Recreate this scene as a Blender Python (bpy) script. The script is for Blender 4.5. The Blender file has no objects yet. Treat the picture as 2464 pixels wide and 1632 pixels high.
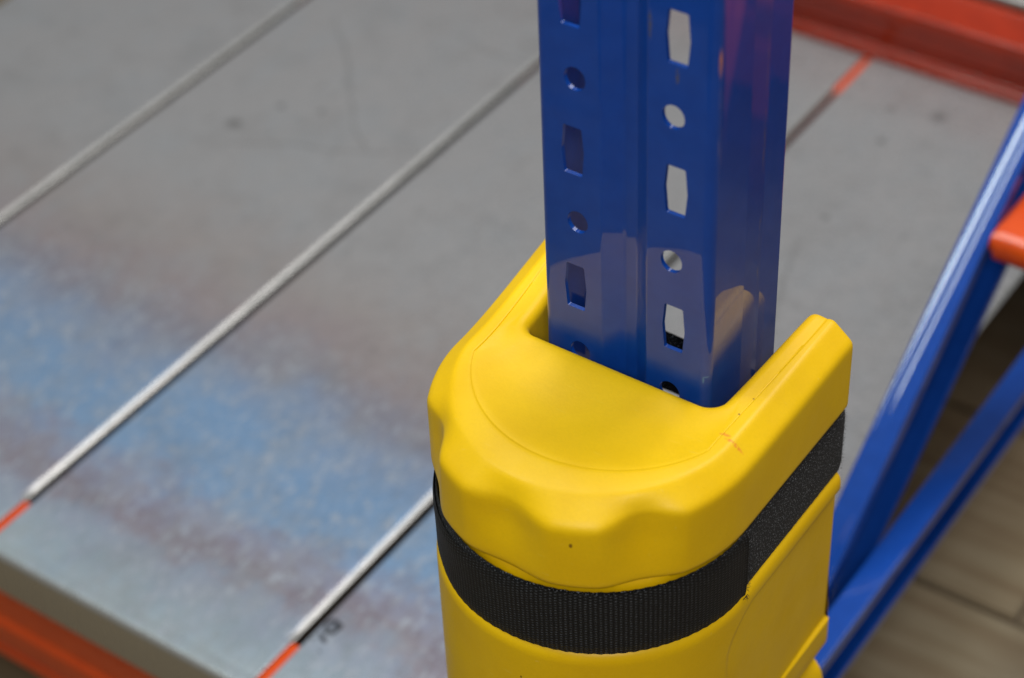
import bpy, bmesh, math, random
import numpy as np
from mathutils import Vector, Matrix
random.seed(7); rng = np.random.default_rng(7)
PI = math.pi
scene = bpy.context.scene
col = scene.collection
ZS = -0.411                    # top of the shelf panels
FZ = 0.62                      # height of the upright's reference point above the floor

# ---------------------------------------------------------------- camera
def setup_camera():
    az, pitch, roll = math.radians(36.32604519), math.radians(40.96788356), math.radians(-2.78761938)
    f = np.array([-math.sin(az)*math.cos(pitch), math.cos(az)*math.cos(pitch), -math.sin(pitch)])
    r = np.cross(f, [0, 0, 1]); r /= np.linalg.norm(r); u = np.cross(r, f)
    r2 = r*math.cos(roll)+u*math.sin(roll); u2 = -r*math.sin(roll)+u*math.cos(roll)
    cd = bpy.data.cameras.new('camera'); co = bpy.data.objects.new('camera', cd); col.objects.link(co)
    m = Matrix(((r2[0], u2[0], -f[0]), (r2[1], u2[1], -f[1]), (r2[2], u2[2], -f[2]))).to_4x4()
    m.translation = Vector((0.4333, -0.6180, 0.6562+FZ))
    co.matrix_world = m
    cd.sensor_fit = 'HORIZONTAL'; cd.sensor_width = 36; cd.lens = 5186.24/2464*36
    cd.clip_start = 0.02; cd.clip_end = 60
    cd.dof.use_dof = True; cd.dof.focus_distance = 0.985; cd.dof.aperture_fstop = 6.0
    scene.camera = co
setup_camera()

# ---------------------------------------------------------------- light
w = bpy.data.worlds.new('World'); scene.world = w; w.use_nodes = True
w.node_tree.nodes['Background'].inputs[0].default_value = (0.90, 0.95, 1.0, 1)
w.node_tree.nodes['Background'].inputs[1].default_value = 0.16
scene.view_settings.view_transform = 'Standard'; scene.view_settings.look = 'None'
scene.view_settings.exposure = 0.0; scene.view_settings.gamma = 1
def area(name, loc, target, sx, sy, power, colr=(1, 1, 1)):
    l = bpy.data.lights.new(name, 'AREA'); l.shape = 'RECTANGLE'; l.size = sx; l.size_y = sy; l.energy = power; l.color = colr
    o = bpy.data.objects.new(name, l); col.objects.link(o)
    o.location = (loc[0], loc[1], loc[2]+FZ)
    d = Vector(target)-Vector(loc); o.rotation_euler = d.to_track_quat('-Z', 'Y').to_euler()
area('ceiling_lamp', (-0.22, 0.70, 1.90), (-0.05, 0.08, -0.2), 1.3, 1.0, 28, (1, 0.98, 0.96))
area('ceiling_lamp', (-1.02, -0.45, 2.3), (-0.3, 0.1, -0.4), 0.16, 1.4, 17, (0.86, 1.0, 0.94))
area('ceiling_lamp', (-0.47, -0.40, 2.3), (0, 0.1, -0.4), 0.07, 1.4, 7, (0.86, 1.0, 0.94))
area('ceiling_lamp', (0.42, 1.42, 1.65), (-0.25, 0.2, -0.4), 1.2, 0.8, 17, (1, 0.98, 0.96))
area('flash_fill', (0.62, -0.95, 1.05), (0.05, 0.0, -0.05), 0.5, 0.4, 11.5, (1, 0.98, 0.96))  # flash-like fill added above the camera to brighten the front faces

# ---------------------------------------------------------------- node helpers
class NT:
    def __init__(s, name):
        s.m = bpy.data.materials.new(name); s.m.use_nodes = True; s.t = s.m.node_tree
        s.b = s.t.nodes['Principled BSDF']
    def n(s, typ, **kw):
        x = s.t.nodes.new(typ)
        for k, v in kw.items(): setattr(x, k, v)
        return x
    def put(s, sock, v):
        if isinstance(v, bpy.types.NodeSocket): s.t.links.new(v, sock)
        elif v is not None:
            if hasattr(sock.default_value, '__len__') and not hasattr(v, '__len__'): v = (v,)*len(sock.default_value)
            if hasattr(sock.default_value, '__len__') and len(sock.default_value) == 4 and len(v) == 3: v = (*v, 1)
            sock.default_value = v
    def math(s, op, a, b=None, c=None, clamp=False):
        x = s.n('ShaderNodeMath', operation=op, use_clamp=clamp)
        for i, v in enumerate((a, b, c)): s.put(x.inputs[i], v)
        return x.outputs[0]
    def mix(s, f, a, b, typ='MIX'):
        x = s.n('ShaderNodeMix', data_type='RGBA', blend_type=typ)
        s.put(x.inputs[0], f); s.put(x.inputs[6], a); s.put(x.inputs[7], b); return x.outputs[2]
    def noise(s, vec, scale, detail=3, rough=0.5, dist=0):
        x = s.n('ShaderNodeTexNoise'); s.put(x.inputs['Vector'], vec)
        x.inputs['Scale'].default_value = scale; x.inputs['Detail'].default_value = detail
        x.inputs['Roughness'].default_value = rough; x.inputs['Distortion'].default_value = dist
        return x.outputs['Fac']
    def ramp(s, v, stops, interp='LINEAR'):
        x = s.n('ShaderNodeValToRGB'); s.put(x.inputs[0], v); e = x.color_ramp; e.interpolation = interp
        while len(e.elements) < len(stops): e.elements.new(0.5)
        for el, (p, c) in zip(e.elements, stops):
            el.position = p; el.color = (*c, 1) if hasattr(c, '__len__') else (c, c, c, 1)
        return x.outputs[0]
    def maprange(s, v, a, b, c=0, d=1, smooth=True):
        x = s.n('ShaderNodeMapRange', interpolation_type='SMOOTHSTEP' if smooth else 'LINEAR')
        s.put(x.inputs[0], v)
        for i, q in enumerate((a, b, c, d)): x.inputs[i+1].default_value = q
        return x.outputs[0]
    def scale(s, vec, sc, loc=(0, 0, 0), rot=(0, 0, 0)):
        x = s.n('ShaderNodeMapping'); s.put(x.inputs[0], vec)
        x.inputs['Scale'].default_value = sc; x.inputs['Location'].default_value = loc; x.inputs['Rotation'].default_value = rot
        return x.outputs[0]
    def bump(s, h, strength, dist, normal=None):
        x = s.n('ShaderNodeBump'); s.put(x.inputs['Height'], h); x.inputs['Strength'].default_value = strength
        x.inputs['Distance'].default_value = dist
        if normal is not None: s.put(x.inputs['Normal'], normal)
        return x.outputs[0]
    def pos(s):
        g = s.n('ShaderNodeNewGeometry'); x = s.n('ShaderNodeVectorMath', operation='SUBTRACT')
        s.put(x.inputs[0], g.outputs['Position']); x.inputs[1].default_value = (0, 0, FZ); return x.outputs[0]
    def xyz(s, v):
        x = s.n('ShaderNodeSeparateXYZ'); s.put(x.inputs[0], v); return x.outputs
    def spot(s, vec, p, sc, r0, r1):
        """1 inside an ellipse round p (axes scaled by sc), falling to 0 at r1"""
        v = s.scale(vec, sc, tuple(-a*b for a, b in zip(p, sc)))
        x = s.n('ShaderNodeVectorMath', operation='LENGTH'); s.put(x.inputs[0], v)
        return s.maprange(x.outputs['Value'], r0, r1, 1, 0)
    def out(s, **kw):
        names = dict(color='Base Color', rough='Roughness', metal='Metallic', normal='Normal', coat='Coat Weight',
                     coat_rough='Coat Roughness', spec='Specular IOR Level', sheen='Sheen Weight', sss='Subsurface Weight')
        for k, v in kw.items(): s.put(s.b.inputs[names[k]], v)
        return s.m

# ---------------------------------------------------------------- materials
def mat_blue():
    t = NT('blue_powder_coat'); p = t.pos(); x, y, z = t.xyz(p)
    n1 = t.noise(p, 90, 3, 0.6)
    c = t.mix(t.maprange(n1, 0.3, 0.7), (0.0036, 0.046, 0.275), (0.0044, 0.052, 0.305))
    # scuffs on the front corner of the upright: orange paint rubbed off something, bare patches; pink streak is the orange beam's reflection painted in
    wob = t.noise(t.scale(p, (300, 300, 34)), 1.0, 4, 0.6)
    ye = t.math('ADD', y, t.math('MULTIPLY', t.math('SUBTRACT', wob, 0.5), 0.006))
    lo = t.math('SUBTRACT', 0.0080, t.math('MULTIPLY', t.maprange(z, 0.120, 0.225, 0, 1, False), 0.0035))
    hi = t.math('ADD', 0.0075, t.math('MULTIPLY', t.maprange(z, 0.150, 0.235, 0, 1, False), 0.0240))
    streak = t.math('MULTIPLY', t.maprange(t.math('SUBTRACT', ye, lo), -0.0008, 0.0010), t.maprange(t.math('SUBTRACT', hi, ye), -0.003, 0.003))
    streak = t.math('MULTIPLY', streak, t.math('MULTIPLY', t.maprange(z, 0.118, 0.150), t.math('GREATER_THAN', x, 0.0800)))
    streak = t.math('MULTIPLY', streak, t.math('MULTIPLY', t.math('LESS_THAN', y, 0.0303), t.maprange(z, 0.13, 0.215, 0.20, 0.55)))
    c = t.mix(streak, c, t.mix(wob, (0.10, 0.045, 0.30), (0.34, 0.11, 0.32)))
    orange = t.spot(p, (0.0840, 0.0035, 0.180), (420, 700, 105), 0.3, 1.0)
    orange = t.math('MULTIPLY', orange, t.maprange(wob, 0.44, 0.58))
    c = t.mix(t.math('MULTIPLY', orange, 0.8), c, (0.62, 0.20, 0.04))
    worn = t.math('MULTIPLY', t.spot(p, (0.0845, 0.0045, 0.150), (200, 520, 22), 0.3, 1.0), t.maprange(t.noise(t.scale(p, (500, 900, 70)), 1, 3), 0.5, 0.62))
    c = t.mix(t.math('MULTIPLY', worn, 0.5), c, (0.20, 0.15, 0.22))
    chip = t.spot(p, (0.0540, 0, 0.1895), (900, 300, 120), 0.6, 1.0)
    chip2 = t.spot(p, (0.0670, 0, 0.1695), (900, 300, 220), 0.6, 1.0)
    chip = t.math('MULTIPLY', t.math('MAXIMUM', chip, chip2), t.maprange(t.noise(p, 900, 2), 0.42, 0.5))
    c = t.mix(t.math('MULTIPLY', chip, 0.7), c, (0.09, 0.08, 0.06))
    # rubbed line down the side of the upright
    rub = t.math('MULTIPLY', t.spot(p, (0.0838, 0.0440, 0.09), (1, 700, 9), 0.5, 1.0), t.maprange(t.noise(t.scale(p, (600, 600, 90)), 1, 4, 0.7), 0.5, 0.66))
    c = t.mix(t.math('MULTIPLY', rub, 0.55), c, (0.16, 0.13, 0.12))
    tick = t.math('MAXIMUM', t.spot(p, (0.0838, 0.0001, 0.0150), (450, 300, 1500), 0.5, 1.0), t.spot(p, (0.0824, 0.0001, 0.0132), (1900, 300, 420), 0.5, 1.0))
    c = t.mix(t.math('MULTIPLY', tick, 0.6), c, (0.09, 0.24, 0.42))
    op = t.noise(p, 420, 2, 0.5); lowf = t.noise(t.scale(p, (60, 60, 9)), 1, 2)
    nb = t.bump(op, 0.035, 0.001); nb = t.bump(lowf, 0.05, 0.004, nb)
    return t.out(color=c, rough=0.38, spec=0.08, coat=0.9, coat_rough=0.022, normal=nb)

def mat_orange(name='orange_powder_coat', ca=(0.58, 0.056, 0.002), cb=(0.63, 0.066, 0.003)):
    t = NT(name); p = t.pos()
    c = t.mix(t.maprange(t.noise(p, 60, 3), 0.3, 0.7), ca, cb)
    x, y, z = t.xyz(p)
    edge = t.math('MULTIPLY', t.maprange(t.noise(p, 420, 3, 0.6), 0.60, 0.64), t.maprange(x, 0.046, 0.0435))
    edge = t.math('MULTIPLY', edge, t.math('GREATER_THAN', x, 0.0))
    c = t.mix(edge, c, (0.06, 0.045, 0.03))
    nb = t.bump(t.noise(p, 260, 2, 0.5), 0.06, 0.001)
    return t.out(color=c, rough=0.42, spec=0.25, coat=0.6, coat_rough=0.05, normal=nb)

def mat_yellow():
    t = NT('yellow_plastic'); p = t.pos(); x, y, z = t.xyz(p)
    n1 = t.noise(p, 28, 3, 0.55); n2 = t.noise(p, 700, 3, 0.6)
    c = t.mix(t.maprange(n1, 0.3, 0.7), (0.82, 0.485, 0.0005), (0.87, 0.530, 0.001))
    c = t.mix(t.maprange(n2, 0.35, 0.75, 0, 0.16), c, (0.66, 0.40, 0.004))
    scr = t.noise(t.scale(p, (40, 900, 300), rot=(0, 0, 0.9)), 1, 4, 0.65)
    c = t.mix(t.maprange(scr, 0.66, 0.74, 0, 0.28), c, (0.90, 0.70, 0.16))
    # red pen line and specks on the arm, speck on the front
    g = t.noise(p, 800, 2)
    pen = t.math('MAXIMUM', t.spot(p, (0.1103, -0.020, 0.0050), (170, 800, 60), 0.5, 1.0), t.spot(p, (0.1045, -0.0178, 0.0058), (260, 700, 60), 0.3, 1.0))
    pen = t.math('MULTIPLY', pen, t.maprange(g, 0.34, 0.52))
    c = t.mix(t.math('MULTIPLY', pen, 0.55), c, (0.72, 0.10, 0.03))
    sp = None
    for q, r in (((0.1190, -0.0268, 0.0), 0.0011), ((0.1030, -0.0030, 0.006), 0.0007), ((0.1035, 0.0090, 0.006), 0.0006), ((0.0733, -0.0936, -0.0145), 0.0011),
                 ((0.006, -0.020, 0.004), 0.0005), ((0.048, -0.0995, -0.11), 0.0007), ((0.119, -0.02, -0.019), 0.0006)):
        s1 = t.spot(p, q, (1/r, 1/r, 0.6/r), 0.5, 1.0); sp = s1 if sp is None else t.math('MAXIMUM', sp, s1)
    c = t.mix(t.math('MULTIPLY', sp, 0.8), c, (0.12, 0.03, 0.005))
    nb = t.bump(n2, 0.10, 0.0006); nb = t.bump(t.noise(p, 60, 2), 0.05, 0.003, nb)
    r = t.maprange(t.noise(p, 45, 4, 0.6), 0.3, 0.75, 0.40, 0.52)
    return t.out(color=c, rough=r, spec=0.32, normal=nb)

def mat_panel():
    t = NT('zinc_coated_steel'); p = t.pos(); x, y, z = t.xyz(p)
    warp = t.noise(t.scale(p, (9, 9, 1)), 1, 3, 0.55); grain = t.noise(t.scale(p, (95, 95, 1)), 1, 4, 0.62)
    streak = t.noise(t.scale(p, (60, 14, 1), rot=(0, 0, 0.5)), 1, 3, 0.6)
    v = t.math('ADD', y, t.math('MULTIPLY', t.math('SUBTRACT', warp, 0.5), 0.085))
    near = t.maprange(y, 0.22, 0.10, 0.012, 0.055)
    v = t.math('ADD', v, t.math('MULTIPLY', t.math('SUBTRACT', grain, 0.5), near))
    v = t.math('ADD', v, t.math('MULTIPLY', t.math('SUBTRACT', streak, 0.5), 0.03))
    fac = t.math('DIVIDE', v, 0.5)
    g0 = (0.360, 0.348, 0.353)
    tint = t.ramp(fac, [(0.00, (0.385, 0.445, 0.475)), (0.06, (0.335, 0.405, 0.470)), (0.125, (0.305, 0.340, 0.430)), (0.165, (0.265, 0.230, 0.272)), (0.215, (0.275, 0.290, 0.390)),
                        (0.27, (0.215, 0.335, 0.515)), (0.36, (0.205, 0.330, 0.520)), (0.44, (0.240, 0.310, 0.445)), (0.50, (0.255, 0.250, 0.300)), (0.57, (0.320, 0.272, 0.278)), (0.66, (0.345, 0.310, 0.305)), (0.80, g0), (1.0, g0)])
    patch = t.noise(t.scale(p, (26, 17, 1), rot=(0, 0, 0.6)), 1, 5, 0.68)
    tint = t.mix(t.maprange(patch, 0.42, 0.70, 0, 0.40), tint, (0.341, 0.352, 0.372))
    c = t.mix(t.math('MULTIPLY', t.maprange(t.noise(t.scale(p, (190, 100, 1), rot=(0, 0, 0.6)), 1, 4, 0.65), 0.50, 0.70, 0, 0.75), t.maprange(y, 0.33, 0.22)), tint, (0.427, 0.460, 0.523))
    dirt = t.noise(t.scale(p, (22, 22, 1)), 1, 5, 0.62)
    c = t.mix(t.maprange(dirt, 0.46, 0.75, 0, 0.16), c, (0.12, 0.117, 0.115))
    c = t.mix(t.maprange(t.noise(t.scale(p, (120, 40, 1), rot=(0, 0, -0.5)), 1, 3, 0.6), 0.62, 0.74, 0, 0.22), c, (0.10, 0.097, 0.095))
    # dark rub marks: two long lines, a few dots, the smudged stamp by the front of the seam
    marks = None
    def line(a, b, wd):
        dx, dy = b[0]-a[0], b[1]-a[1]; L = math.hypot(dx, dy); an = math.atan2(dy, dx)
        m = t.n('ShaderNodeMapping', vector_type='TEXTURE'); t.put(m.inputs[0], p)
        m.inputs['Location'].default_value = ((a[0]+b[0])/2, (a[1]+b[1])/2, 0); m.inputs['Rotation'].default_value = (0, 0, an)
        lx, ly, _ = t.xyz(m.outputs[0])
        u = t.maprange(t.math('ABSOLUTE', lx), L*0.40, L*0.5, 1, 0)
        wv = t.math('ADD', ly, t.math('MULTIPLY', t.math('SUBTRACT', warp, 0.5), 0.05))
        return t.math('MULTIPLY', t.math('MULTIPLY', u, t.maprange(t.math('ABSOLUTE', wv), wd*0.2, wd, 1, 0)), 0.22)
    L = [line((-0.700, 0.66), (-0.525, 0.50), 0.004), line((-0.655, 0.445), (-0.465, 0.545), 0.0035), line((-0.56, 0.68), (-0.40, 0.70), 0.004), line((-0.17, 0.60), (-0.14, 0.47), 0.005)]
    for q, r in (((-0.640, 0.520), 0.006), ((-0.658, 0.478), 0.011), ((-0.604, 0.532), 0.005), ((-0.232, 0.585), 0.010), ((-0.166, 0.628), 0.005), ((-0.176, 0.745), 0.006), ((-0.15, 0.80), 0.011), ((-0.19, 0.79), 0.006), ((-0.05, 0.80), 0.012)):
        L.append(t.math('MULTIPLY', t.spot(p, (q[0], q[1], 0), (1/r, 1/r, 0), 0.2, 1.0), 0.55))
    for a in L: marks = a if marks is None else t.math('MAXIMUM', marks, a)
    marks = t.math('MULTIPLY', marks, t.maprange(t.noise(t.scale(p, (160, 160, 1)), 1, 3), 0.30, 0.60, 0.35, 1))
    c = t.mix(marks, c, (0.055, 0.052, 0.046))
    # smudged black print by the front of the right-hand seam
    def dot(x0, y0, rx, ry, an, r0=0.45):
        m = t.n('ShaderNodeMapping', vector_type='TEXTURE'); t.put(m.inputs[0], p)
        m.inputs['Location'].default_value = (x0, y0, ZS); m.inputs['Rotation'].default_value = (0, 0, an); m.inputs['Scale'].default_value = (rx, ry, 1)
        v = t.n('ShaderNodeVectorMath', operation='LENGTH'); t.put(v.inputs[0], m.outputs[0]); return v.outputs['Value']
    inkn = t.noise(t.scale(p, (420, 420, 1)), 1, 3, 0.6)
    rg = dot(-0.2318, 0.0715, 0.0052, 0.0066, 0.4)
    ink = t.math('MULTIPLY', t.maprange(t.math('ABSOLUTE', t.math('SUBTRACT', rg, 0.8)), 0.14, 0.42, 1, 0), 0.85)
    for a_, k_ in (((-0.2278, 0.0742, 0.0030, 0.0040, 0.2), 0.9), ((-0.2310, 0.0722, 0.0030, 0.0022, 0.7), 0.6), ((-0.2352, 0.0735, 0.0024, 0.0030, 0.0), 0.5), ((-0.2298, 0.0600, 0.0046, 0.0022, -0.45), 0.95), ((-0.2345, 0.0622, 0.0016, 0.0026, 0.3), 0.8), ((-0.2364, 0.0559, 0.0014, 0.0016, 0), 0.6), ((-0.2257, 0.0507, 0.0017, 0.0014, 0), 0.6)):
        ink = t.math('MAXIMUM', ink, t.math('MULTIPLY', t.maprange(dot(*a_), 0.5, 1.05, 1, 0), k_))
    ink = t.math('MULTIPLY', ink, t.maprange(inkn, 0.25, 0.48, 0.5, 1))
    c = t.mix(ink, c, (0.014, 0.014, 0.015))
    nb = t.bump(t.noise(t.scale(p, (5, 9, 1)), 1, 2), 0.10, 0.02); nb = t.bump(grain, 0.05, 0.002, nb)
    vert = t.n('ShaderNodeNewGeometry'); nz = t.xyz(vert.outputs['Normal'])[2]
    c = t.mix(t.maprange(nz, 0.97, 0.91), c, (0.34, 0.335, 0.325))      # bare zinc on the folded edges
    lip = t.maprange(nz, 0.06, 0.22, 1, 0)
    c = t.mix(lip, c, (0.36, 0.32, 0.25))
    r = t.maprange(grain, 0.3, 0.7, 0.24, 0.34)
    return t.out(color=c, rough=r, metal=0.42, spec=0.5, normal=nb)

def mat_strap(loop):
    t = NT('hook_and_loop_pile' if loop else 'black_webbing')
    uv = t.n('ShaderNodeUVMap'); u, v, _ = t.xyz(uv.outputs[0])
    if loop:
        vec = t.scale(uv.outputs[0], (1, 1, 1))
        n = t.noise(vec, 1500, 4, 0.75); rib = t.math('SINE', t.math('MULTIPLY', u, 2*PI/0.0017))
        dots = t.noise(vec, 1150, 1, 0.5)
        h = t.math('ADD', n, t.math('MULTIPLY', rib, 0.08))
        c = t.mix(t.maprange(dots, 0.60, 0.72), (0.0035, 0.0033, 0.0037), (0.26, 0.27, 0.29))
        return t.out(color=c, rough=0.85, spec=0.15, normal=t.bump(h, 0.6, 0.0008), sheen=0.06)
    pu, pv = 0.0022, 0.0016
    cell = t.math('FLOOR', t.math('DIVIDE', u, pu))
    par = t.math('MULTIPLY', t.math('MODULO', cell, 2), PI)
    jit = t.math('MULTIPLY', t.noise(t.scale(uv.outputs[0], (300, 300, 1)), 1, 2), 3.4)
    a = t.math('ABSOLUTE', t.math('SINE', t.math('MULTIPLY', u, PI/pu)))
    b = t.math('SINE', t.math('ADD', t.math('ADD', t.math('MULTIPLY', v, 2*PI/pv), par), jit))
    b = t.math('ADD', t.math('MULTIPLY', b, 0.5), 0.5)
    h = t.math('MULTIPLY', t.math('POWER', a, 1.3), t.math('POWER', b, 1.3))
    n = t.noise(t.scale(uv.outputs[0], (1, 1, 1)), 900, 3, 0.7)
    peak = t.math('MULTIPLY', t.maprange(h, 0.35, 0.95), t.maprange(n, 0.38, 0.66, 0.12, 1))
    c = t.mix(peak, (0.0030, 0.0029, 0.0032), (0.080, 0.086, 0.095))
    hh = t.math('ADD', h, t.math('MULTIPLY', n, 0.5))
    return t.out(color=c, rough=0.62, spec=0.35, normal=t.bump(hh, 0.7, 0.0009))

def mat_tile():
    t = NT('wood_look_tile'); p = t.pos()
    oi = t.n('ShaderNodeObjectInfo'); r = oi.outputs['Random']
    off = t.n('ShaderNodeCombineXYZ'); t.put(off.inputs[0], t.math('MULTIPLY', r, 37)); t.put(off.inputs[1], t.math('MULTIPLY', r, 11))
    ad = t.n('ShaderNodeVectorMath', operation='ADD'); t.put(ad.inputs[0], p); t.put(ad.inputs[1], off.outputs[0])
    g = t.noise(t.scale(ad.outputs[0], (3.2, 34, 1)), 1, 5, 0.6, 0.8)
    fine = t.noise(t.scale(ad.outputs[0], (12, 210, 1)), 1, 3, 0.6)
    c = t.ramp(g, [(0.28, (0.130, 0.088, 0.046)), (0.46, (0.185, 0.138, 0.080)), (0.60, (0.220, 0.178, 0.112)), (0.78, (0.195, 0.148, 0.086))])
    c = t.mix(t.maprange(fine, 0.4, 0.7, 0, 0.35), c, (0.15, 0.10, 0.055))
    return t.out(color=c, rough=0.38, spec=0.4, normal=t.bump(fine, 0.12, 0.002))
def mat_grout():
    t = NT('brown_grout'); p = t.pos()
    return t.out(color=t.mix(t.noise(p, 80, 3), (0.05, 0.034, 0.02), (0.085, 0.06, 0.036)), rough=0.9)

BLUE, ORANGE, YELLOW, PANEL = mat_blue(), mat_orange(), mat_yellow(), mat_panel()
DARKER_ORANGE = mat_orange('darker_orange_coat', (0.30, 0.018, 0.001), (0.35, 0.022, 0.0015))  # darker, redder version of the orange coat for the far beam
WEB, LOOP, TILE, GROUT = mat_strap(False), mat_strap(True), mat_tile(), mat_grout()

# ---------------------------------------------------------------- object helpers
def mesh_obj(name, verts, faces, mat, parent=None, origin=(0, 0, 0), smooth=None, uv=None):
    """verts in the scene's own coordinates (floor at -FZ); the object's origin is put at `origin`"""
    o3 = np.array(origin, float)
    me = bpy.data.meshes.new(name)
    me.from_pydata([tuple(np.array(v)-o3) for v in verts], [], [tuple(int(i) for i in f) for f in faces])
    bm = bmesh.new(); bm.from_mesh(me); bmesh.ops.recalc_face_normals(bm, faces=bm.faces)
    if uv is not None:
        L = bm.loops.layers.uv.new('UVMap'); bm.verts.ensure_lookup_table()
        for fc in bm.faces:
            for lp in fc.loops: lp[L].uv = uv[lp.vert.index]
    bm.to_mesh(me); bm.free()
    me.materials.append(mat)
    if smooth is not None:
        me.polygons.foreach_set('use_smooth', [True]*len(me.polygons))
        if smooth < 180: me.set_sharp_from_angle(angle=math.radians(smooth))
    o = bpy.data.objects.new(name, me); col.objects.link(o)
    if parent is None: o.location = (o3[0], o3[1], o3[2]+FZ)
    else: o.parent = parent; o.location = tuple(o3-np.array(parent['base']))
    o['base'] = [float(q) for q in o3]
    return o
def empty(name, base):
    o = bpy.data.objects.new(name, None); col.objects.link(o); o.location = (base[0], base[1], base[2]+FZ); o['base'] = [float(q) for q in base]
    o.empty_display_size = 0.05
    return o
def tag(o, label=None, cat=None, group=None, kind=None):
    for k, v in (('label', label), ('category', cat), ('group', group), ('kind', kind)):
        if v: o[k] = v
    return o
def round_line(pts, rad, seg=5, closed=False):
    """polyline with its corners rounded"""
    pts = [np.array(p, float) for p in pts]; n = len(pts); out = []
    for i in range(n):
        r = rad[i] if hasattr(rad, '__len__') else rad
        if not closed and i in (0, n-1) or r <= 0: out.append(pts[i]); continue
        p, a, b = pts[i], pts[i-1], pts[(i+1) % n]
        u = (a-p); v = (b-p); lu, lv = np.linalg.norm(u), np.linalg.norm(v); u /= lu; v /= lv
        ang = math.acos(max(-1, min(1, float(u@v))))
        if abs(ang-PI) < 1e-3: out.append(p); continue
        tl = min(r/math.tan(ang/2), lu*0.49, lv*0.49); rr = tl*math.tan(ang/2)
        bis = (u+v)/np.linalg.norm(u+v); c = p+bis*rr/math.sin(ang/2)
        p0, p1 = p+u*tl-c, p+v*tl-c
        a0 = math.atan2(p0[1], p0[0]); a1 = math.atan2(p1[1], p1[0]); d = (a1-a0+PI) % (2*PI)-PI
        for k in range(seg+1): q = a0+d*k/seg; out.append(c+rr*np.array([math.cos(q), math.sin(q)]))
    return np.array(out)
def offset_line(P, t):
    """parallel of an open polyline, t to its left"""
    d = np.diff(P, axis=0); d /= np.linalg.norm(d, axis=1)[:, None]; nrm = np.stack([-d[:, 1], d[:, 0]], 1)
    out = []
    for i in range(len(P)):
        if i == 0: m = nrm[0]; s = 1
        elif i == len(P)-1: m = nrm[-1]; s = 1
        else:
            m = nrm[i-1]+nrm[i]; m /= np.linalg.norm(m); s = 1/max(0.4, float(m@nrm[i]))
        out.append(P[i]+m*t*s)
    return np.array(out)
def sweep(loop, o, U, V, W, stations):
    """closed 2-D loop (in the U,V frame) carried along W at the given stations, ends capped"""
    o, U, V, W = [np.array(q, float) for q in (o, U, V, W)]; n = len(loop); vs = []; fs = []
    for s in stations:
        for a, b in loop: vs.append(o+a*U+b*V+s*W)
    for k in range(len(stations)-1):
        for i in range(n):
            j = (i+1) % n; fs.append((k*n+i, k*n+j, (k+1)*n+j, (k+1)*n+i))
    fs.append(tuple(range(n))); fs.append(tuple((len(stations)-1)*n+i for i in range(n)))
    return vs, fs

# ---------------------------------------------------------------- floor: slab with separate planks
fl = mesh_obj('floor', [(-2.6, -2.2, -FZ-0.004), (2.4, -2.2, -FZ-0.004), (2.4, 2.4, -FZ-0.004), (-2.6, 2.4, -FZ-0.004)], [(0, 1, 2, 3)], GROUT)
fl['base'] = [0, 0, 0]; fl.location = (0, 0, FZ); tag(fl, kind='structure')
TL, TW, GAP = 0.8, 0.2, 0.004
def tile_mesh():
    bm = bmesh.new(); bmesh.ops.create_cube(bm, size=1)
    for v in bm.verts: v.co = Vector((v.co.x*(TL-GAP), v.co.y*(TW-GAP), v.co.z*0.010-0.005))
    top = [e for e in bm.edges if all(v.co.z > -0.002 for v in e.verts)]
    bmesh.ops.bevel(bm, geom=top, offset=0.0018, segments=2, affect='EDGES')
    me = bpy.data.meshes.new('tile'); bm.to_mesh(me); bm.free(); me.materials.append(TILE); return me
tm = tile_mesh()
for r in range(-8, 8):
    y0 = 0.498+TW*r
    ph = [0.0835, -0.22, 0.37, -0.05][r % 4]
    for k in range(-3, 3):
        x0 = ph+TL*k
        if x0 > 1.7 or x0+TL < -2.0: continue
        o = bpy.data.objects.new('tile', tm); col.objects.link(o); o.parent = fl
        o.location = (x0+TL/2, y0+TW/2, -FZ+random.uniform(-0.0003, 0.0003)); o.rotation_euler = (random.uniform(-.001, .001), random.uniform(-.0004, .0004), 0)

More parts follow.
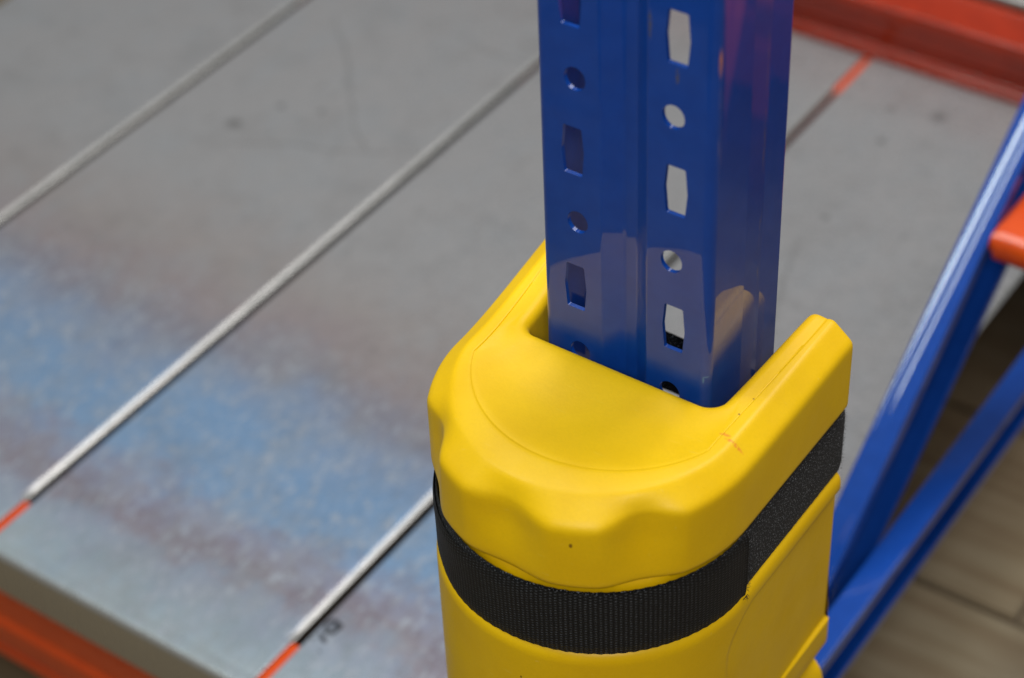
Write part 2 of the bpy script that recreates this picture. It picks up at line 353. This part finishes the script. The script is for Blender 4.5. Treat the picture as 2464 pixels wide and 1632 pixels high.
# ---------------------------------------------------------------- rack frame: upright, brace, strut
frame = empty('rack_frame', (0.0415, 0.03, -FZ))
tag(frame, 'blue perforated steel rack upright with bracing rising out of the yellow guard', 'rack frame')
def upright():
    L = [(0.0120, 0.0720), (0.0100, 0.0650), (-0.0012, 0.0645), (-0.0008, 0.0465), (-0.0018, 0.0300), (-0.0020, 0), (0.0300, 0), (0.0385, 0.0056), (0.0450, 0.0056), (0.0530, 0),
         (0.0850, 0), (0.0848, 0.0300), (0.0838, 0.0465), (0.0842, 0.0645), (0.0730, 0.0650), (0.0710, 0.0720)]
    R = [0, .002, .0015, .004, .0006, .0040, .0030, .0040, .0040, .0022, .0048, .0006, .004, .0015, .002, 0]
    P = round_line(L, R, 6)
    inner = offset_line(P, 0.0021)
    loop = np.vstack([P, inner[::-1]])
    zs = [-FZ+0.005, 1.25]
    vs, fs = sweep(loop, (0, 0, 0), (1, 0, 0), (0, 1, 0), (0, 0, 1), zs)
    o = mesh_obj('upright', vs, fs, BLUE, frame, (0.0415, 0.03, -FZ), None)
    # cutter: barrel slots and round holes in two columns
    cv, cf = [], []
    def prism(xc, zc, loop):
        n = len(loop); b = len(cv)
        for yy in (-0.008, 0.0095):
            for a, c in loop: cv.append((xc+a, yy, zc+c))
        for i in range(n): j = (i+1) % n; cf.append((b+i, b+j, b+n+j, b+n+i))
        cf.append(tuple(b+i for i in range(n))); cf.append(tuple(b+n+i for i in range(n)))
    slot = round_line([(-0.0046, -0.0125), (0.0046, -0.0125), (0.0057, 0), (0.0046, 0.0125), (-0.0046, 0.0125), (-0.0057, 0)], [.0009, .0009, .004, .0009, .0009, .004], 4, True)
    circ = [(0.0053*math.cos(a), 0.0058*math.sin(a)) for a in np.linspace(0, 2*PI, 36, endpoint=False)]
    for k in range(-5, 14):
        prism(0.0158, 0.0384+0.0752*k, slot); prism(0.0670, 0.0370+0.0752*k, slot)
        prism(0.0176, 0.0757+0.0752*k, circ); prism(0.0654, 0.0740+0.0752*k, circ)
    c = mesh_obj('cutter', cv, cf, BLUE, None, (0, 0, 0)); bpy.context.view_layer.update()
    m = o.modifiers.new('holes', 'BOOLEAN'); m.object = c; m.solver = 'EXACT'; m.operation = 'DIFFERENCE'
    def bake():
        dg = bpy.context.evaluated_depsgraph_get(); me = bpy.data.meshes.new_from_object(o.evaluated_get(dg)); o.modifiers.clear(); o.data = me; return me
    me = bake(); bpy.data.objects.remove(c)
    me.polygons.foreach_set('use_smooth', [True]*len(me.polygons)); me.set_sharp_from_angle(angle=math.radians(40))
    wn = o.modifiers.new('normals', 'WEIGHTED_NORMAL'); wn.weight = 100; wn.keep_sharp = True
    bake()
upright()
def channel(name, a, b, xl, xr, depth, crown_h=0.0006, t=0.0022, lip=0.010):
    """lipped C-channel from a to b (points of its top face, in y and z), open towards +x"""
    a = np.array([0, *a]); b = np.array([0, *b]); W = b-a; L = np.linalg.norm(W); W /= L
    U = np.array([1., 0, 0]); V = np.cross(W, U); V = V if V[2] > 0 else -V
    xm = (xl+xr)/2
    crown = [(xm+(xr-xl)/2*q, -crown_h*q*q) for q in (0.75, 0.5, 0.25, 0, -0.25, -0.5, -0.75)]
    line = round_line([(xr, -lip), (xr, -crown_h), *crown, (xl, -crown_h), (xl, -depth), (xr, -depth), (xr, -depth+lip)], [0, .0022, *[0]*7, .0022, .0032, .0032, 0], 6)
    loop = np.vstack([line, offset_line(line, t)[::-1]])
    vs, fs = sweep(loop, (0, a[1], a[2]), U, V, W, [0, L])
    return mesh_obj(name, vs, fs, BLUE, frame, (0.0415, 0.03, -FZ), 30)
channel('diagonal_brace', (0.085, -0.283+0.735*(0.085-0.36)), (0.845, -0.283+0.735*(0.845-0.36)), 0.0215, 0.0405, 0.071)
channel('horizontal_strut', (0.060, -0.377), (0.845, -0.377), 0.0470, 0.0660, 0.046, 0.00005)

# ---------------------------------------------------------------- beams
def beam(name, x0, x1, prof, label, r=0.003, mat=None):
    loop = round_line(prof, r, 4, True)
    vs, fs = sweep(loop, (0, 0, 0), (0, 1, 0), (0, 0, 1), (1, 0, 0), [x0, x1])
    y = [p[0] for p in prof]; z = [p[1] for p in prof]
    o = mesh_obj(name, vs, fs, mat or ORANGE, None, ((x0+x1)/2, (min(y)+max(y))/2, min(z)), 32)
    return tag(o, label, 'beam')
beam('shelf_beam', -1.35, -0.0105, [(0.002, -0.4135), (0.050, -0.4135), (0.050, -0.541), (0.002, -0.541), (0.002, -0.530), (0.0075, -0.5275), (0.0075, -0.5225), (-0.0005, -0.518), (-0.0005, -0.496), (0.0035, -0.491)],
     'orange beam below the front lip of the shelf panels')
beam('shelf_beam', -1.35, 0.012, [(0.793, -0.4135), (0.8535, -0.4135), (0.8535, -0.53), (0.793, -0.53)], 'low orange beam showing only in the gaps between the panels at their far end')
beam('rack_beam', -1.35, 1.20, [(0.8560, -0.485), (0.910, -0.485), (0.910, -0.3595), (0.8562, -0.3595), (0.8562, -0.374), (0.8605, -0.379), (0.8605, -0.392), (0.8640, -0.397), (0.8640, -0.4045), (0.8550, -0.4085)],
     'ribbed beam in the darker orange coat standing across the far end of the shelf panels', mat=DARKER_ORANGE)
beam('rack_beam', 0.0415, 0.19, [(0.437, -0.2375), (0.437, -0.2144), (0.512, -0.2144), (0.512, -0.2375)], 'short orange beam end with rounded corners butting against the blue diagonal brace', 0.0100)
# rounded left end of that beam is bevelled
def soften(name, width):
    for o in [q for q in bpy.data.objects if q.get('label', '').startswith('short orange')]:
        bm = bmesh.new(); bm.from_mesh(o.data); xm = min(v.co.x for v in bm.verts)
        es = [e for e in bm.edges if all(abs(v.co.x-xm) < 1e-5 for v in e.verts) and any(len(f.verts) > 4 for f in e.link_faces)]
        bmesh.ops.bevel(bm, geom=es, offset=width, segments=4, affect='EDGES', clamp_overlap=True)
        bm.to_mesh(o.data); bm.free(); o.data.polygons.foreach_set('use_smooth', [True]*len(o.data.polygons)); o.data.set_sharp_from_angle(angle=math.radians(40))
soften('rack_beam', 0.0045)

# ---------------------------------------------------------------- shelf panels
def panel(xl, xr, y0, y1, zt, label, group=None, lipd=0.0415, folded=True):
    r = 0.0048
    q = [r*(1-math.cos(a)) for a in np.linspace(0, PI/2, 9)]          # fine stations over the rolled edge
    def stations(a, b, n): return np.array([a+v for v in q]+list(np.linspace(a+r, b-r, n))[1:-1]+[b-v for v in q[::-1]])
    xs = stations(xl, xr, 40); xs = np.sort(np.append(xs, [xr-0.0142, xr-0.0150, xr-0.0158, xl+0.0142, xl+0.0150, xl+0.0158]))
    ys = stations(y0, y1, 60); ys = np.sort(np.append(ys, [y0+0.0118, y0+0.0125, y0+0.0132, y0+0.0488, y0+0.0496, y1-0.0624, y1-0.0616]))
    def drop(d, r=r): d = min(d, r); return r-math.sqrt(max(0, r*r-(r-d)**2))
    def groove(d, c): return 0.0004*max(0, 1-abs(d-c)/0.0008)
    def fold(d): return 0 if d >= 0.0044 else (0.0044-d)**2/0.0024 if d > 0.0037 else 0.0002+(0.0037-d)*0.577 if d > 0.0008 else 0.0019+drop(d, 0.0008)*1.2
    wob = rng.normal(0, 1, 6)
    vs = []
    for y in ys:
        for x in xs:
            z = zt-max(drop(x-xl, 0.0006), fold(xr-x) if folded and y0+0.0492 < y < y1-0.062 else drop(xr-x, 0.0006), drop(y-y0), drop(y1-y))
            z -= 0.25*groove(xr-x, 0.015)+0.6*groove(y-y0, 0.0125)
            z -= 0.0004*math.sin(PI*(x-xl)/(xr-xl))*math.sin(5*y+wob[0])
            vs.append((x, y, z))
    nx, ny = len(xs), len(ys); fs = [(j*nx+i, j*nx+i+1, (j+1)*nx+i+1, (j+1)*nx+i) for j in range(ny-1) for i in range(nx-1)]
    # skirts down from the four edges
    rim = [i for i in range(nx)]+[j*nx+nx-1 for j in range(1, ny)]+[(ny-1)*nx+i for i in range(nx-2, -1, -1)]+[j*nx for j in range(ny-2, 0, -1)]
    def skirt_z(v): return zt-lipd if v[1] < y0+1e-6 else zt-0.0056
    b = len(vs)
    for k in rim:
        v = vs[k]; vs.append((v[0]-(0.0050 if v[0] > xr-1e-6 else 0), v[1], skirt_z(v)))
    n = len(rim)
    for k in range(n): fs.append((rim[k], rim[(k+1) % n], b+(k+1) % n, b+k))
    # inner side of the front lip and a turned-in bottom edge
    o = mesh_obj('shelf_panel', vs, fs, PANEL, None, ((xl+xr)/2, (y0+y1)/2, zt-lipd), 60)
    tag(o, label, 'shelf panel', group); return o
Y0, Y1 = -0.0012, 0.8535
g = 0.0038; seams = [-0.975, -0.7320, -0.4852, -0.2428, -0.0]
labs = ['plain grey steel shelf panel at the far left, cut by the picture edge', 'grey steel shelf panel with crossing dark rub lines and blue near corner',
        'wide blue and purple tinted steel shelf panel left of the guard showing its front lip', 'steel shelf panel under the guard and upright with a black smudge']
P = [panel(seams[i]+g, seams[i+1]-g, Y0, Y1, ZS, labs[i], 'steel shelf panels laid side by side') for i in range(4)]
b = panel(-1.30, 1.20, 0.9125, 1.75, -0.352, 'dim grey panel behind the ribbed orange beam at the top right corner', None, 0.006, False)

# ---------------------------------------------------------------- yellow guard
guard = empty('upright_guard', (0.0415, 0.0, -0.408))
tag(guard, 'yellow plastic guard wrapped round the foot of the blue upright', 'guard')
CX, CY, RO = 0.0415, -0.0215, 0.0785
YB = 0.0745                                        # back ends of the arms
def smooth(a, b, v): t = min(1, max(0, (v-a)/(b-a))); return t*t*(3-2*t)
def flare(y): q = max(0, y-CY); return 0.112*q*q/(q+0.02)
def guard_shell():
    NA, NF = 56, 176
    yA = np.linspace(YB-0.003, CY, NA, endpoint=False)
    outer, nrm, seam, inner, front = [], [], [], [], []
    corner = round_line([(-0.0135, YB-0.003), (-0.0100, -0.0050), (0.0925, -0.0050), (0.0958, YB-0.003)], [0, .0065, .0085, 0], 14)
    seg = np.linalg.norm(np.diff(corner, axis=0), axis=1); cum = np.insert(np.cumsum(seg), 0, 0)
    def at(s): return np.array([np.interp(s, cum, corner[:, 0]), np.interp(s, cum, corner[:, 1])])
    lenA = 0.0725; total = cum[-1]; midlen = total-2*lenA
    def seam_arm(y): return 0.0615+0.0025*smooth(-0.03, 0.07, y)
    for i, y in enumerate(yA):
        outer.append((CX-RO, y)); nrm.append((1, 0)); seam.append((CX-seam_arm(y), y)); inner.append(at(lenA*i/NA)); front.append(0)
    for k in range(NF+1):
        ph = -PI-(-PI)*k/NF
        d = np.array([math.cos(ph), math.sin(ph)])
        outer.append((CX+RO*d[0], CY+RO*d[1])); nrm.append((-d[0], -d[1]))
        # seam: dish circle or straight arm line, whichever is nearer
        oc = np.array([0, CY+0.0045]); bq = oc@d; tq = -bq+math.sqrt(bq*bq-(oc@oc-0.0667**2))
        if abs(d[0]) > 1e-6: tq = min(tq, 0.0615/abs(d[0]))
        seam.append((CX+tq*d[0], CY+tq*d[1])); inner.append(at(lenA+midlen*k/NF)); front.append(math.sin(-ph))
    for i, y in enumerate(yA[::-1]):
        outer.append((CX+RO, y)); nrm.append((-1, 0)); seam.append((CX+seam_arm(y), y)); inner.append(at(total-lenA*(NA-1-i)/NA)); front.append(0)
    outer, nrm, seam, inner = [np.array(q) for q in (outer, nrm, seam, inner)]; front = np.array(front)
    N = len(outer)
    tg = np.gradient(inner, axis=0); tg /= np.linalg.norm(tg, axis=1)[:, None]; inrm = np.stack([tg[:, 1], -tg[:, 0]], 1)   # pointing into the plastic
    if inrm[0][0] > 0: inrm = -inrm
    ang = np.degrees(np.arctan2(outer[:, 1]-CY, outer[:, 0]-CX))
    def flute(a, c, wd): q = abs(a-c)/wd; return 0 if q >= 1 else (0.5+0.5*math.cos(PI*q))**0.8
    fl_ = np.array([max(flute(a, -90, 17.5), flute(a, -43, 15.5), flute(a, -136, 15.5)) for a in ang])
    fl_[outer[:, 1] > CY-0.002] = 0
    ZT = 0.0062; rows = []
    def add(xy, z): rows.append(np.column_stack([xy, z if hasattr(z, '__len__') else np.full(N, z)]))
    add(inner, -0.405)
    for z in (-0.2, -0.05, -0.012, -0.003, 0.0008): add(inner, z)
    rr = 0.0052
    for k in range(1, 7):
        a = PI/2*k/6; add(inner+inrm*(rr*(1-math.cos(a))), ZT-rr+rr*math.sin(a))
    rim = inner+inrm*rr
    dip = 0.0032*np.sqrt(np.clip(front, 0, 1)); dip = np.convolve(np.pad(dip, 8, 'edge'), np.ones(17)/17, 'valid')
    gap = np.linalg.norm(seam-rim, axis=1)
    for k in range(1, 13):
        tt = k/13; add(rim+(seam-rim)*tt, ZT-dip*math.sin(PI*tt)**1.3-0.0004*tt)
    u = (seam-rim)/np.maximum(gap, 1e-5)[:, None]
    add(seam-u*0.0005, ZT-0.00035); add(seam+u*0.0001, ZT-0.00045); add(seam+u*0.0005, ZT-0.0001); add(seam+u*0.0013, ZT+0.0001)
    f2 = smooth_arr(front)
    s2 = seam+u*0.0013; topd = 0.0112+0.0035*f2; Pt = outer+nrm*topd[:, None]
    drop = 0.0016*f2
    for k in range(1, 7):
        tt = k/7; add(s2+(Pt-s2)*tt, ZT+0.0001-drop*tt**1.6)
    prof = [(1.0, 0.0), (0.93, -0.0003), (0.85, -0.0009), (0.72, -0.0021), (0.5, -0.0042), (0.28, -0.0062), (0.15, -0.0075), (0.07, -0.0087), (0.022, -0.0101), (0.004, -0.0117), (0, -0.0140)]
    for a, dz in prof:
        z = ZT-drop+dz*(1+0.12*f2)
        fd = 0.0072*fl_*smooth_arr((0.0046-z)/0.0115)
        add(outer+nrm*(topd*a+fd)[:, None], z)
    def wall(z, d, flz=1.0): add(outer+nrm*(d+0.0072*fl_*flz*(1-0.55*smooth(-0.012, -0.040, z)))[:, None], z)
    for z in (-0.0155, -0.019, -0.025, -0.031, -0.036, -0.0385): wall(z, 0)
    for z, d in ((-0.0400, 0.0002), (-0.0412, 0.0008), (-0.0420, 0.0017), (-0.0424, 0.0030)): wall(z, d)
    for z in (-0.045, -0.055, -0.075, -0.0845): wall(z, 0.0038, 0.25)
    for z, d in ((-0.0858, 0.0031), (-0.0864, 0.0021), (-0.0876, 0.0011), (-0.0893, 0.0004), (-0.0915, 0.00005), (-0.0930, 0)): wall(z, d, 0)
    # lower body with recessed side fields
    def recess(z):
        out = np.zeros(N)
        for i in range(N):
            y = outer[i, 1]
            if ang[i] < 0 and y < CY: sd = -(CY-y)          # along the curved front
            # signed distance inside a rounded field y>-0.033, -0.1895<z<-0.0955
            cx_, cz_ = -0.034+0.026, -0.0955-0.026
            if y < cx_ and z > cz_: dd = 0.026-math.hypot(y-cx_, z-cz_)
            else: dd = min(y+0.034, -0.0955-z)
            dd = min(dd, z+0.1900)
            out[i] = smooth(-0.0004, 0.0010, dd)*(0.0008+0.0016*smooth(0.0, 0.07, y)) if y > -0.04 else 0
        return out
    for z in np.concatenate([np.linspace(-0.0942, -0.1245, 30), np.linspace(-0.128, -0.186, 12), [-0.1880, -0.1886, -0.1892, -0.1898, -0.1904, -0.1912]]): wall(z, recess(z), 0)
    for z, d in ((-0.195, 0), (-0.2, 0), (-0.2070, 0), (-0.2085, 0.0004), (-0.2100, 0.0015), (-0.2180, 0.0052), (-0.2240, 0.0072), (-0.2262, 0.0066), (-0.2280, 0.0050), (-0.2310, 0.0028), (-0.235, 0.0012), (-0.240, 0.0003), (-0.246, 0)): wall(z, d, 0)
    for z in (-0.28, -0.35, -0.400): wall(z, 0, 0)
    wall(-0.405, 0.003, 0)
    R = np.array(rows)                                    # rows x N x 3
    M = len(R)
    # the left arm splays outwards towards its end and both arms rise a little
    for i in range(N):
        y = outer[i, 1]
        if y > CY:
            if outer[i, 0] < CX: R[:, i, 0] -= flare(y)
            R[:, i, 2] += 0.0014*smooth(0, 0.07, y)*np.clip((R[:, i, 2]+0.03)/0.025, 0, 1)
    vs = R.reshape(-1, 3).tolist(); fs = [(j*N+i, j*N+i+1, (j+1)*N+i+1, (j+1)*N+i) for j in range(M-1) for i in range(N-1)]
    # rounded back ends of both arms
    for end, sgn in ((0, 1), (N-1, -1)):
        prof2 = R[:, end, :]; pl = prof2[:, [0, 2]]
        d = np.gradient(pl, axis=0); d /= np.maximum(np.linalg.norm(d, axis=1), 1e-9)[:, None]
        nn = np.stack([d[:, 1], -d[:, 0]], 1)*sgn
        mid = np.array([CX-sgn*0.066, -0.01])
        if ((mid-pl[18])@nn[18]) < 0: nn = -nn
        prev = [j*N+end for j in range(M)]
        for k in range(1, 5):
            a = PI/2*k/4; ins = 0.0018*(1-math.cos(a)); yy = YB-0.003+0.003*math.sin(a)
            b0 = len(vs)
            for j in range(M): q = pl[j]+nn[j]*ins; vs.append((q[0], yy, q[1]))
            cur = list(range(b0, b0+M))
            for j in range(M-1): fs.append((prev[j], prev[j+1], cur[j+1], cur[j]))
            fs.append((prev[-1], prev[0], cur[0], cur[-1]))
            prev = cur
        fs.append(tuple(prev))
    fs += [(i+1, i, (M-1)*N+i, (M-1)*N+i+1) for i in range(N-1)]
    return mesh_obj('shell', vs, fs, YELLOW, guard, (0.0415, 0.0, -0.408), 75)
def smooth_arr(a): a = np.clip(a, 0, 1); return a*a*(3-2*a)
guard_shell()

# ---------------------------------------------------------------- strap round the guard
def ribbon(name, path, zc, h, th, mat, parent, tilt=None, zoff=None, ragged=False, rows=9):
    path = np.array(path); N = len(path); d = np.gradient(path, axis=0); d /= np.linalg.norm(d, axis=1)[:, None]
    out = np.stack([d[:, 1], -d[:, 0]], 1)
    cum = np.insert(np.cumsum(np.linalg.norm(np.diff(path, axis=0), axis=1)), 0, 0)
    vs, uv, ring = [], [], []
    for i in range(N):
        rg = []
        tl = tilt[i] if tilt is not None else 0; zo = zoff[i] if zoff is not None else 0
        e0 = 0.00022*math.sin(cum[i]*2*PI/0.0052)+rng.normal(0, 0.00007); e1 = 0.00022*math.sin(cum[i]*2*PI/0.0052+1)+rng.normal(0, 0.00007)
        for side in (0, 1):
            for k in (range(rows) if side == 0 else range(rows-1, -1, -1)):
                v = k/(rows-1); z = zc-h/2+h*v+zo+(e0 if k == 0 else e1 if k == rows-1 else 0)
                edge = min(v, 1-v)*h; pinch = th*0.5*(1-min(1, edge/0.0016)**0.5)
                o = (th-pinch if side == 0 else pinch)+tl*smooth(0.35, 1, v)
                q = path[i]+out[i]*o; rg.append(len(vs)); vs.append((q[0], q[1], z)); uv.append((cum[i], h*v))
        ring.append(rg)
    n = 2*rows; fs = []
    for a, b2 in zip(ring[:-1], ring[1:]):
        for k in range(n): fs.append((a[k], a[(k+1) % n], b2[(k+1) % n], b2[k]))
    fs.append(tuple(ring[0])); fs.append(tuple(ring[-1]))
    return mesh_obj(name, vs, fs, mat, parent, (0.0415, 0.0, -0.408), 50, uv), path, out
def arc(c, r, a0, a1, n): return [(c[0]+r*math.cos(math.radians(a)), c[1]+r*math.sin(math.radians(a))) for a in np.linspace(a0, a1, n)]
RS = RO-0.0032
def xl(d=0): return CX-RS-d
base = [(CX, YB+0.0035)]+[(x, YB+0.0035) for x in np.linspace(CX-0.01, CX-RS+0.0055, 16)]
base += arc((CX-RS+0.0045, YB-0.001), 0.0045, 100, 180, 8)
base += [(CX-RS, y) for y in np.linspace(YB-0.004, CY+0.002, 34)]
base += arc((CX, CY), RS, 180, 360, 140)
base += [(CX+RS, y) for y in np.linspace(CY+0.002, YB-0.004, 40)]
base += arc((CX+RS-0.0045, YB-0.001), 0.0045, 0, 80, 8)
base += [(x, YB+0.0035) for x in np.linspace(CX+RS-0.0055, CX+0.002, 16)]
def splay(pts): return [(x-flare(y)*smooth(0.0, -0.03, x), y) for x, y in pts]
ZC, HS = -0.0652, 0.0392
strap, _, _ = ribbon('strap', splay(base), ZC, HS, 0.0014, LOOP, guard)
R2 = RS+0.0010
top = [(CX-R2, y) for y in np.linspace(YB-0.006, CY+0.002, 40)]+arc((CX, CY), R2, 180, 360, 200)+[(CX+R2+0.0002*k, CY+0.0006*(k+1)) for k in range(4)]
N2 = len(top); tl, zo = np.zeros(N2), np.zeros(N2)
for i, (x, y) in enumerate(top):
    a = math.degrees(math.atan2(y-CY, x-CX)); a = a-360 if a > 20 else a
    tl[i] = 0.0013*math.exp(-((a+118)/18)**2)+0.0006*math.exp(-((a+90)/14)**2)
    zo[i] = -0.0006-0.0016*math.exp(-((a+118)/20)**2)-0.0016*smooth(-34, 0, a)
cover, cpath, cout = ribbon('strap_end', splay(top), ZC, HS, 0.0015, WEB, strap, tl, zo)
# frayed threads at the cut end of the strap and lint along its pile
def lint():
    vs, fs = [], []
    def hair(p, d, ln, wd, bend):
        d = np.array(d, float); d /= np.linalg.norm(d); side = np.cross(d, [0.3, 0.5, 0.8]); side /= np.linalg.norm(side)
        prev = None
        for k in range(4):
            t_ = k/3; q = np.array(p)+d*ln*t_+np.array(bend)*ln*t_*t_; wv = wd*(1-0.6*t_); s2 = np.cross(d, side)
            cur = len(vs); vs.extend([q+side*wv, q-side*wv*0.5+s2*wv*0.87, q-side*wv*0.5-s2*wv*0.87])
            if prev is not None:
                for a in range(3): fs.append((prev+a, prev+(a+1) % 3, cur+(a+1) % 3, cur+a))
            prev = cur
    xe, ye = CX+R2+0.0022, CY+0.0030
    for k in range(46):
        z = ZC-HS/2-0.002+HS*rng.random()
        hair((xe-0.0004*rng.random(), ye-0.0004, z), (0.35+0.4*rng.random(), 1, -0.5+rng.normal(0, .5)), 0.0009+0.0016*rng.random(), 0.00010, rng.normal(0, .25, 3))
    for k in range(14):
        hair((xe-0.0002, ye-0.0035*rng.random(), ZC-HS/2-0.0018), (0.3, rng.normal(0, .5), -1), 0.0010+0.0022*rng.random(), 0.00011, rng.normal(0, .3, 3))
    for k in range(190):                                     # fuzz standing off the back corner
        a = math.radians(rng.uniform(0, 85)); c = (CX+RS-0.0045, YB-0.001); z = ZC-HS/2+HS*rng.random()
        p = (c[0]+0.0058*math.cos(a), c[1]+0.0058*math.sin(a), z)
        hair(p, (math.cos(a), math.sin(a), rng.normal(0, .4)), 0.0007+0.0010*rng.random(), 0.00007, rng.normal(0, .3, 3))
    for k in range(60):
        y = rng.uniform(CY+0.004, YB-0.004)
        hair((CX+RS+0.0010, y, ZC+HS/2-0.0003), (0.6, rng.normal(0, .4), 0.8), 0.0005+0.0008*rng.random(), 0.00006, rng.normal(0, .3, 3))
    for k in range(8):
        a = math.radians(rng.uniform(-35, -5)); hair((CX+(R2+0.0012)*math.cos(a), CY+(R2+0.0012)*math.sin(a), ZC+HS/2-0.002), (math.cos(a), math.sin(a), 1.6), 0.0018+0.0028*rng.random(), 0.00006, rng.normal(0, .5, 3))
    o = mesh_obj('loose_threads', vs, fs, LOOP, strap, (0.0415, 0.0, -0.408), None, [(0.01*random.random(), 0.01) for _ in vs]); o['kind'] = 'stuff'
lint()
for o in bpy.data.objects:
    if 'base' in o: del o['base']
